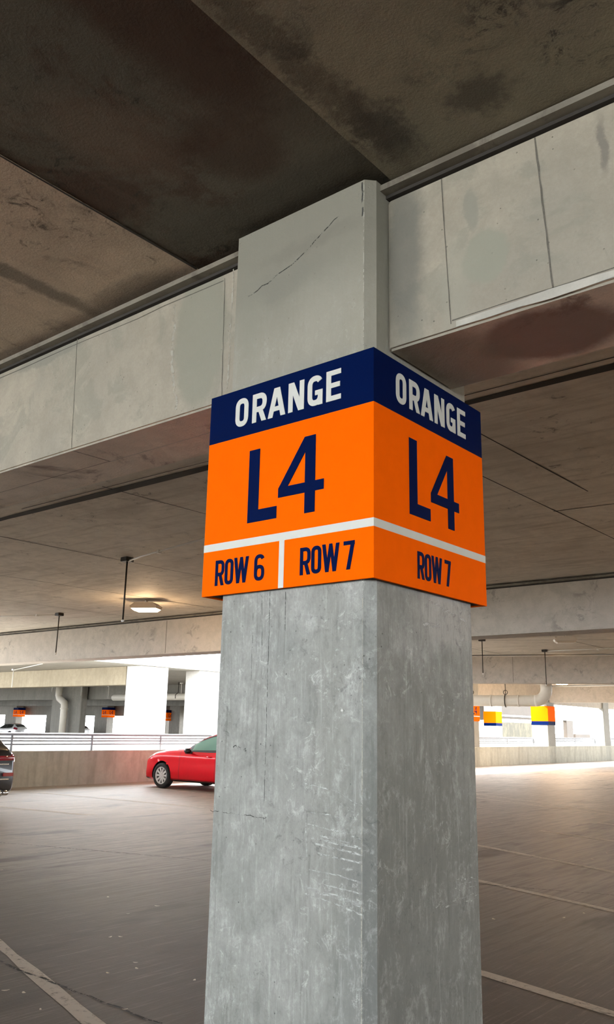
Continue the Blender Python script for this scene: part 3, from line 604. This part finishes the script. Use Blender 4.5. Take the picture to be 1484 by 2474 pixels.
def patch(sec, t0, t1, v0, v1, off=.006, nt=14, nv=8, side=-1, shape=None):
    bm = bmesh.new(); G = []
    for i in range(nt+1):
        r = []
        for j in range(nv+1):
            tt = t0+(t1-t0)*i/nt; vv = v0+(v1-v0)*j/nv
            if shape: tt, vv = shape(i/nt, j/nv)
            y, z = sec(tt, vv); e = .01
            y1, z1 = sec(tt, min(vv+e, 9)); y0, z0 = sec(tt, max(vv-e, 0)); yt, zt = sec(tt+e, vv); ys, zs_ = sec(tt-e, vv)
            n = Vector((2*e, yt-ys, zt-zs_)).cross(Vector((0, y1-y0, z1-z0)));
            n = n.normalized() if n.length > 1e-9 else Vector((0, 0, 1))
            if n.y*1 + (n.z if abs(y) < .4 else 0) < 0: n = -n
            q = Vector((tt, y, z)) + n*off; r.append(bm.verts.new((q.x, q.y*side, q.z)))
        G.append(r)
    for i in range(nt):
        for j in range(nv):
            try: bm.faces.new((G[i][j], G[i+1][j], G[i+1][j+1], G[i][j+1]))
            except ValueError: pass
    return bm
def join(bms):
    out = bmesh.new()
    for b in bms:
        me = bpy.data.meshes.new('tmp'); b.to_mesh(me); b.free(); out.from_mesh(me); bpy.data.meshes.remove(me)
    return out
def wheel(name, cx, cy, r, side, parent):
    w = bpy.data.objects.new(name, None); C.objects.link(w); w.parent = parent; w.location = (cx, cy, r); w.empty_display_size = .1
    def lathe(prof, seg=48):
        bm = bmesh.new(); R = []
        for (rr, y) in prof: R.append([bm.verts.new((rr*math.cos(2*math.pi*j/seg), y*side, rr*math.sin(2*math.pi*j/seg))) for j in range(seg)])
        for a, b in zip(R, R[1:]):
            for j in range(seg): bm.faces.new((a[j], a[(j+1) % seg], b[(j+1) % seg], b[j]))
        return bm
    link('tyre', lathe([(r*.66, .0), (r*.68, .085), (r*.80, .105), (r*.93, .098), (r*.99, .07), (r, .03), (r, -.07), (r*.97, -.1), (r*.66, -.1), (r*.66, 0)]), M['tyre'], w, True)
    link('wheel_well', lathe([(.005, .03), (r*.62, .03), (r*.67, .06)]), M['trim'], w, True)
    bm = lathe([(r*.70, .082), (r*.665, .092), (r*.62, .085), (r*.60, .05)])
    n = 10
    for k in range(n):
        a = 2*math.pi*k/n; d = Vector((math.cos(a), 0, math.sin(a))); q = Vector((-d.z, 0, d.x))
        pr = [(.03, -.022), (r*.64, -.026), (r*.64, .026), (.03, .022)]
        va = [bm.verts.new(d*u + q*v + Vector((0, side*(.062 + .02*u/r), 0))) for u, v in pr]; vb = [bm.verts.new(d*u + q*v + Vector((0, side*(.040 + .02*u/r), 0))) for u, v in pr]
        bm.faces.new(va); bm.faces.new(vb[::-1])
        for i in range(4): bm.faces.new((va[i], va[(i+1) % 4], vb[(i+1) % 4], vb[i]))
    link('rim', bm, M['alloy'], w, False)
    bm = lathe([(.004, .078), (.045, .076), (.058, .062), (.06, .045)], 20); link('hub_cap', bm, M['alloy'], w, True)
def make_car(P, loc, paint, glass, label, cat='car', group=None, rz=0, detail=True, tail='hatch'):
    t = empty('parked_car', loc, label, cat, group, rz)
    sec = body_fn(P); L = P['L']; bm = bmesh.new(); G = []
    ts = [0, .03, .06, .1, .15] + [.2 + (L-.4)*i/76 for i in range(77)] + [L-.15, L-.1, L-.06, L-.03, L]
    ar = P['wr']*1.17
    for tt in ts:
        r = []
        for j in range(9*SUB, -9*SUB-1, -1):
            y, z = sec(tt, abs(j)/SUB); y = -y if j >= 0 else y
            if abs(j) in (0,): pass
            r.append([tt, y, z])
        G.append(r)
    for r in G:                                  # snap points around the wheel openings to the arch line
        for p in r:
            for ax in P['ax']:
                dx, dz = p[0]-ax, p[2]-P['wr']; d = math.hypot(dx, dz)
                if abs(p[1]) > .55 and d < ar*1.09 and d > ar*.90:
                    p[0] = ax+dx/d*ar; p[2] = P['wr']+dz/d*ar
    V = [[bm.verts.new(p) for p in r] for r in G]
    for a, b, ga, gb in zip(V, V[1:], G, G[1:]):
        for j in range(len(a)-1):
            c = [(ga[j][k]+ga[j+1][k]+gb[j][k]+gb[j+1][k])/4 for k in range(3)]
            if abs(c[1]) > .5 and any(math.hypot(c[0]-ax, c[2]-P['wr']) < ar*.985 for ax in P['ax']): continue
            bm.faces.new((a[j], a[j+1], b[j+1], b[j]))
    for r in (V[0], V[-1]):
        try: bm.faces.new(r)
        except ValueError: pass
    bmesh.ops.remove_doubles(bm, verts=bm.verts[:], dist=.0005)
    link('body', bm, M[paint], t, True)
    for a, b in P['sg']:
        for s in (-1, 1): link('side_window', patch(sec, a, b, 6.10, 6.90, .005, side=s), M[glass], t, True)
    for s in (-1, 1): link('window_trim', patch(sec, P['sg'][0][0]-.12, P['sg'][-1][1]+.1, 5.93, 7.04, .0028, 30, side=s), M['trim'], t, True)
    link('windscreen', join([patch(sec, *P['ws'], 7.15, 9, .005, side=s) for s in (-1, 1)]), M[glass], t, True)
    link('rear_window', join([patch(sec, *P['rg'], 7.15, 9, .005, side=s) for s in (-1, 1)]), M['dglass'], t, True)
    B('underbody', .25, L-.25, -.62, .62, .2, .42, M['trim'], t)
    for ax in P['ax']:
        for s in (-1, 1):
            bm = bmesh.new(); ring = [(ax+math.cos(a)*ar*.99, P['wr']+math.sin(a)*ar*.99) for a in [math.pi*(-.05+1.1*k/18) for k in range(19)]]
            va = [bm.verts.new((x, s*.87, z)) for x, z in ring]; vb = [bm.verts.new((x, s*.56, z)) for x, z in ring]
            for i in range(18): bm.faces.new((va[i], va[i+1], vb[i+1], vb[i]))
            bm.faces.new(vb); link('wheel_arch', bm, M['trim'], t, True)
        for s in (-1, 1): wheel('wheel', ax, s*P['track'], P['wr'], s, t)
    for s in (-1, 1): link('headlamp', patch(sec, .10, .62, 5.0, 6.1, .004, side=s, shape=lambda a, b: (.10+.50*a, 5.05+.75*b*(1-.55*a)+.35*a)), M['head'], t, True)
    for s in (-1, 1): link('tail_lamp', patch(sec, L-.34, L-.005, 4.7, 6.25, .010, side=s), M['tail'], t, True)
    for s in (-1, 1): link('sill_trim', patch(sec, P['ax'][0]+ar, P['ax'][1]-ar, 1.0, 2.15, .003, 20, 4, side=s), M['trim'], t, True)
    if detail:
        for tt in [P['sg'][0][0]-.38] + [(P['sg'][0][1]+P['sg'][1][0])/2]:
            for s in (-1, 1): link('door_seam', patch(sec, tt, tt+.008, 2.2, 6.0, .002, 1, 20, side=s), M['trim'], t, True)
        for s in (-1, 1):
            bm = bmesh.new(); box(bm, P['sg'][0][0]-.06, P['sg'][0][0]+.10, s*.90, s*1.06, .90, 1.03, .035); link('mirror', bm, M['trim'], t, True)
            bm = bmesh.new(); box(bm, P['sg'][0][0]-.05, P['sg'][0][0]+.08, s*.84, s*.93, .90, .96, .02); link('mirror_foot', bm, M['trim'], t, True)
            for (a, b) in P['sg'][:2]:
                y, z = sec(b-.2, 5.0); bm = bmesh.new(); box(bm, b-.28, b-.08, s*(y-.0), s*(y+.03), z-.03, z, .01); link('door_handle', bm, M[paint], t, True)
        for s in (-1, 1): link('bumper_lip', patch(sec, .02, .42, 1.6, 2.1, .012, side=s), M['trim'], t, True)
    return t
make_car(HATCH, (-18.43, 16.33, 0), 'red', 'glass', 'bright red hatchback parked nose-in against the left edge wall')
bc = make_car(SUV, (-18.72, 8.09, 0), 'blackpaint', 'dglass', 'black car cut by the left photo edge, rear lamp and exhausts in view')
sec = body_fn(SUV)
for y in (.55, .68): T('exhaust_tip', [(4.55, y, .38), (4.72, y, .38)], .045, M['chrome'], bc)
bm = bmesh.new(); box(bm, 4.60, 4.705, .42, .80, .90, 1.04, .03); link('tail_lamp', bm, M['tail'], bc, True)
B('rear_reflector', 4.66, 4.70, .60, .80, .66, .72, M['tail'], bc); B('licence_plate', 4.67, 4.70, -.26, .26, .78, .93, M['plate'], bc)
B('chrome_strip', 4.66, 4.695, .2, .72, .60, .62, M['chrome'], bc); B('chrome_strip', 4.66, 4.69, .3, .70, .86, .875, M['chrome'], bc)
for x, y, p, r, lb in ((-84.0, 50.5, 'whitepaint', .1, 'white car far across the court in front of the twin bright openings'), (-89.5, 49.0, 'blackpaint', .2, 'dark car far across the court behind the downpipe'),
                 (-76.0, 52.5, 'whitepaint', .1, 'white car far across the court left of the broad white column'), (-103, 52, 'blackpaint', .1, 'dark car far across the court above the black car')):
    make_car(HATCH, (x, y, 0), p, 'dglass', lb, detail=False, rz=r)

# ------------------------------------------------------------------ scraps on the floor
for i, (x, y) in enumerate([(-10.44, 7.22), (-11.06, 8.47), (-10.64, 8.71), (-10.69, 9.3), (-11.53, 8.33), (-6.9, 5.52), (-6.2, 5.19), (-4.94, 4.23), (-4.82, 4.14), (-4.87, 3.94), (-5.02, 3.28), (-4.9, 3.33), (-4.56, 3.22), (-4.21, 3.55), (-4.34, 4.22), (-5.64, 4.56), (-9.77, 6.65), (-9.57, 7.02), (-10.08, 9.51), (-6.27, 5.58), (-5.59, 4.62), (-8.94, 5.64), (-5.24, 11.28), (-3.78, 7.28), (-3.35, 7.78), (-3.29, 8.1), (-4.6, 12.25), (-4.52, 11.52), (-6.34, 15.55), (-7.53, 14.56), (-7.17, 14.78)]):
    bm = bmesh.new(); a = random.uniform(0, 3.1); l = random.uniform(.016, .027) * (1.3 if i < 5 or i > 21 else 1); w = l*random.uniform(.35, .6)
    ring = [(l*math.cos(k*math.pi/5)*random.uniform(.8, 1.1), w*math.sin(k*math.pi/5)*random.uniform(.8, 1.1)) for k in range(10)]
    vs_ = [bm.verts.new((px*math.cos(a)-py*math.sin(a), px*math.sin(a)+py*math.cos(a), ( .002 + .004*abs(px)/l))) for px, py in ring]
    c = bm.verts.new((0, 0, .004))
    for k in range(10): bm.faces.new((c, vs_[k], vs_[(k+1) % 10]))
    o = link('dry_leaf', bm, M['leaf']); o.location = (x, y, .003)
    side = 'left' if i < 22 else 'right'
    tag(o, 'small pale dry scrap on the floor %s of the near column' % side, 'leaf', 'scraps littering the floor %s of the near column' % side)
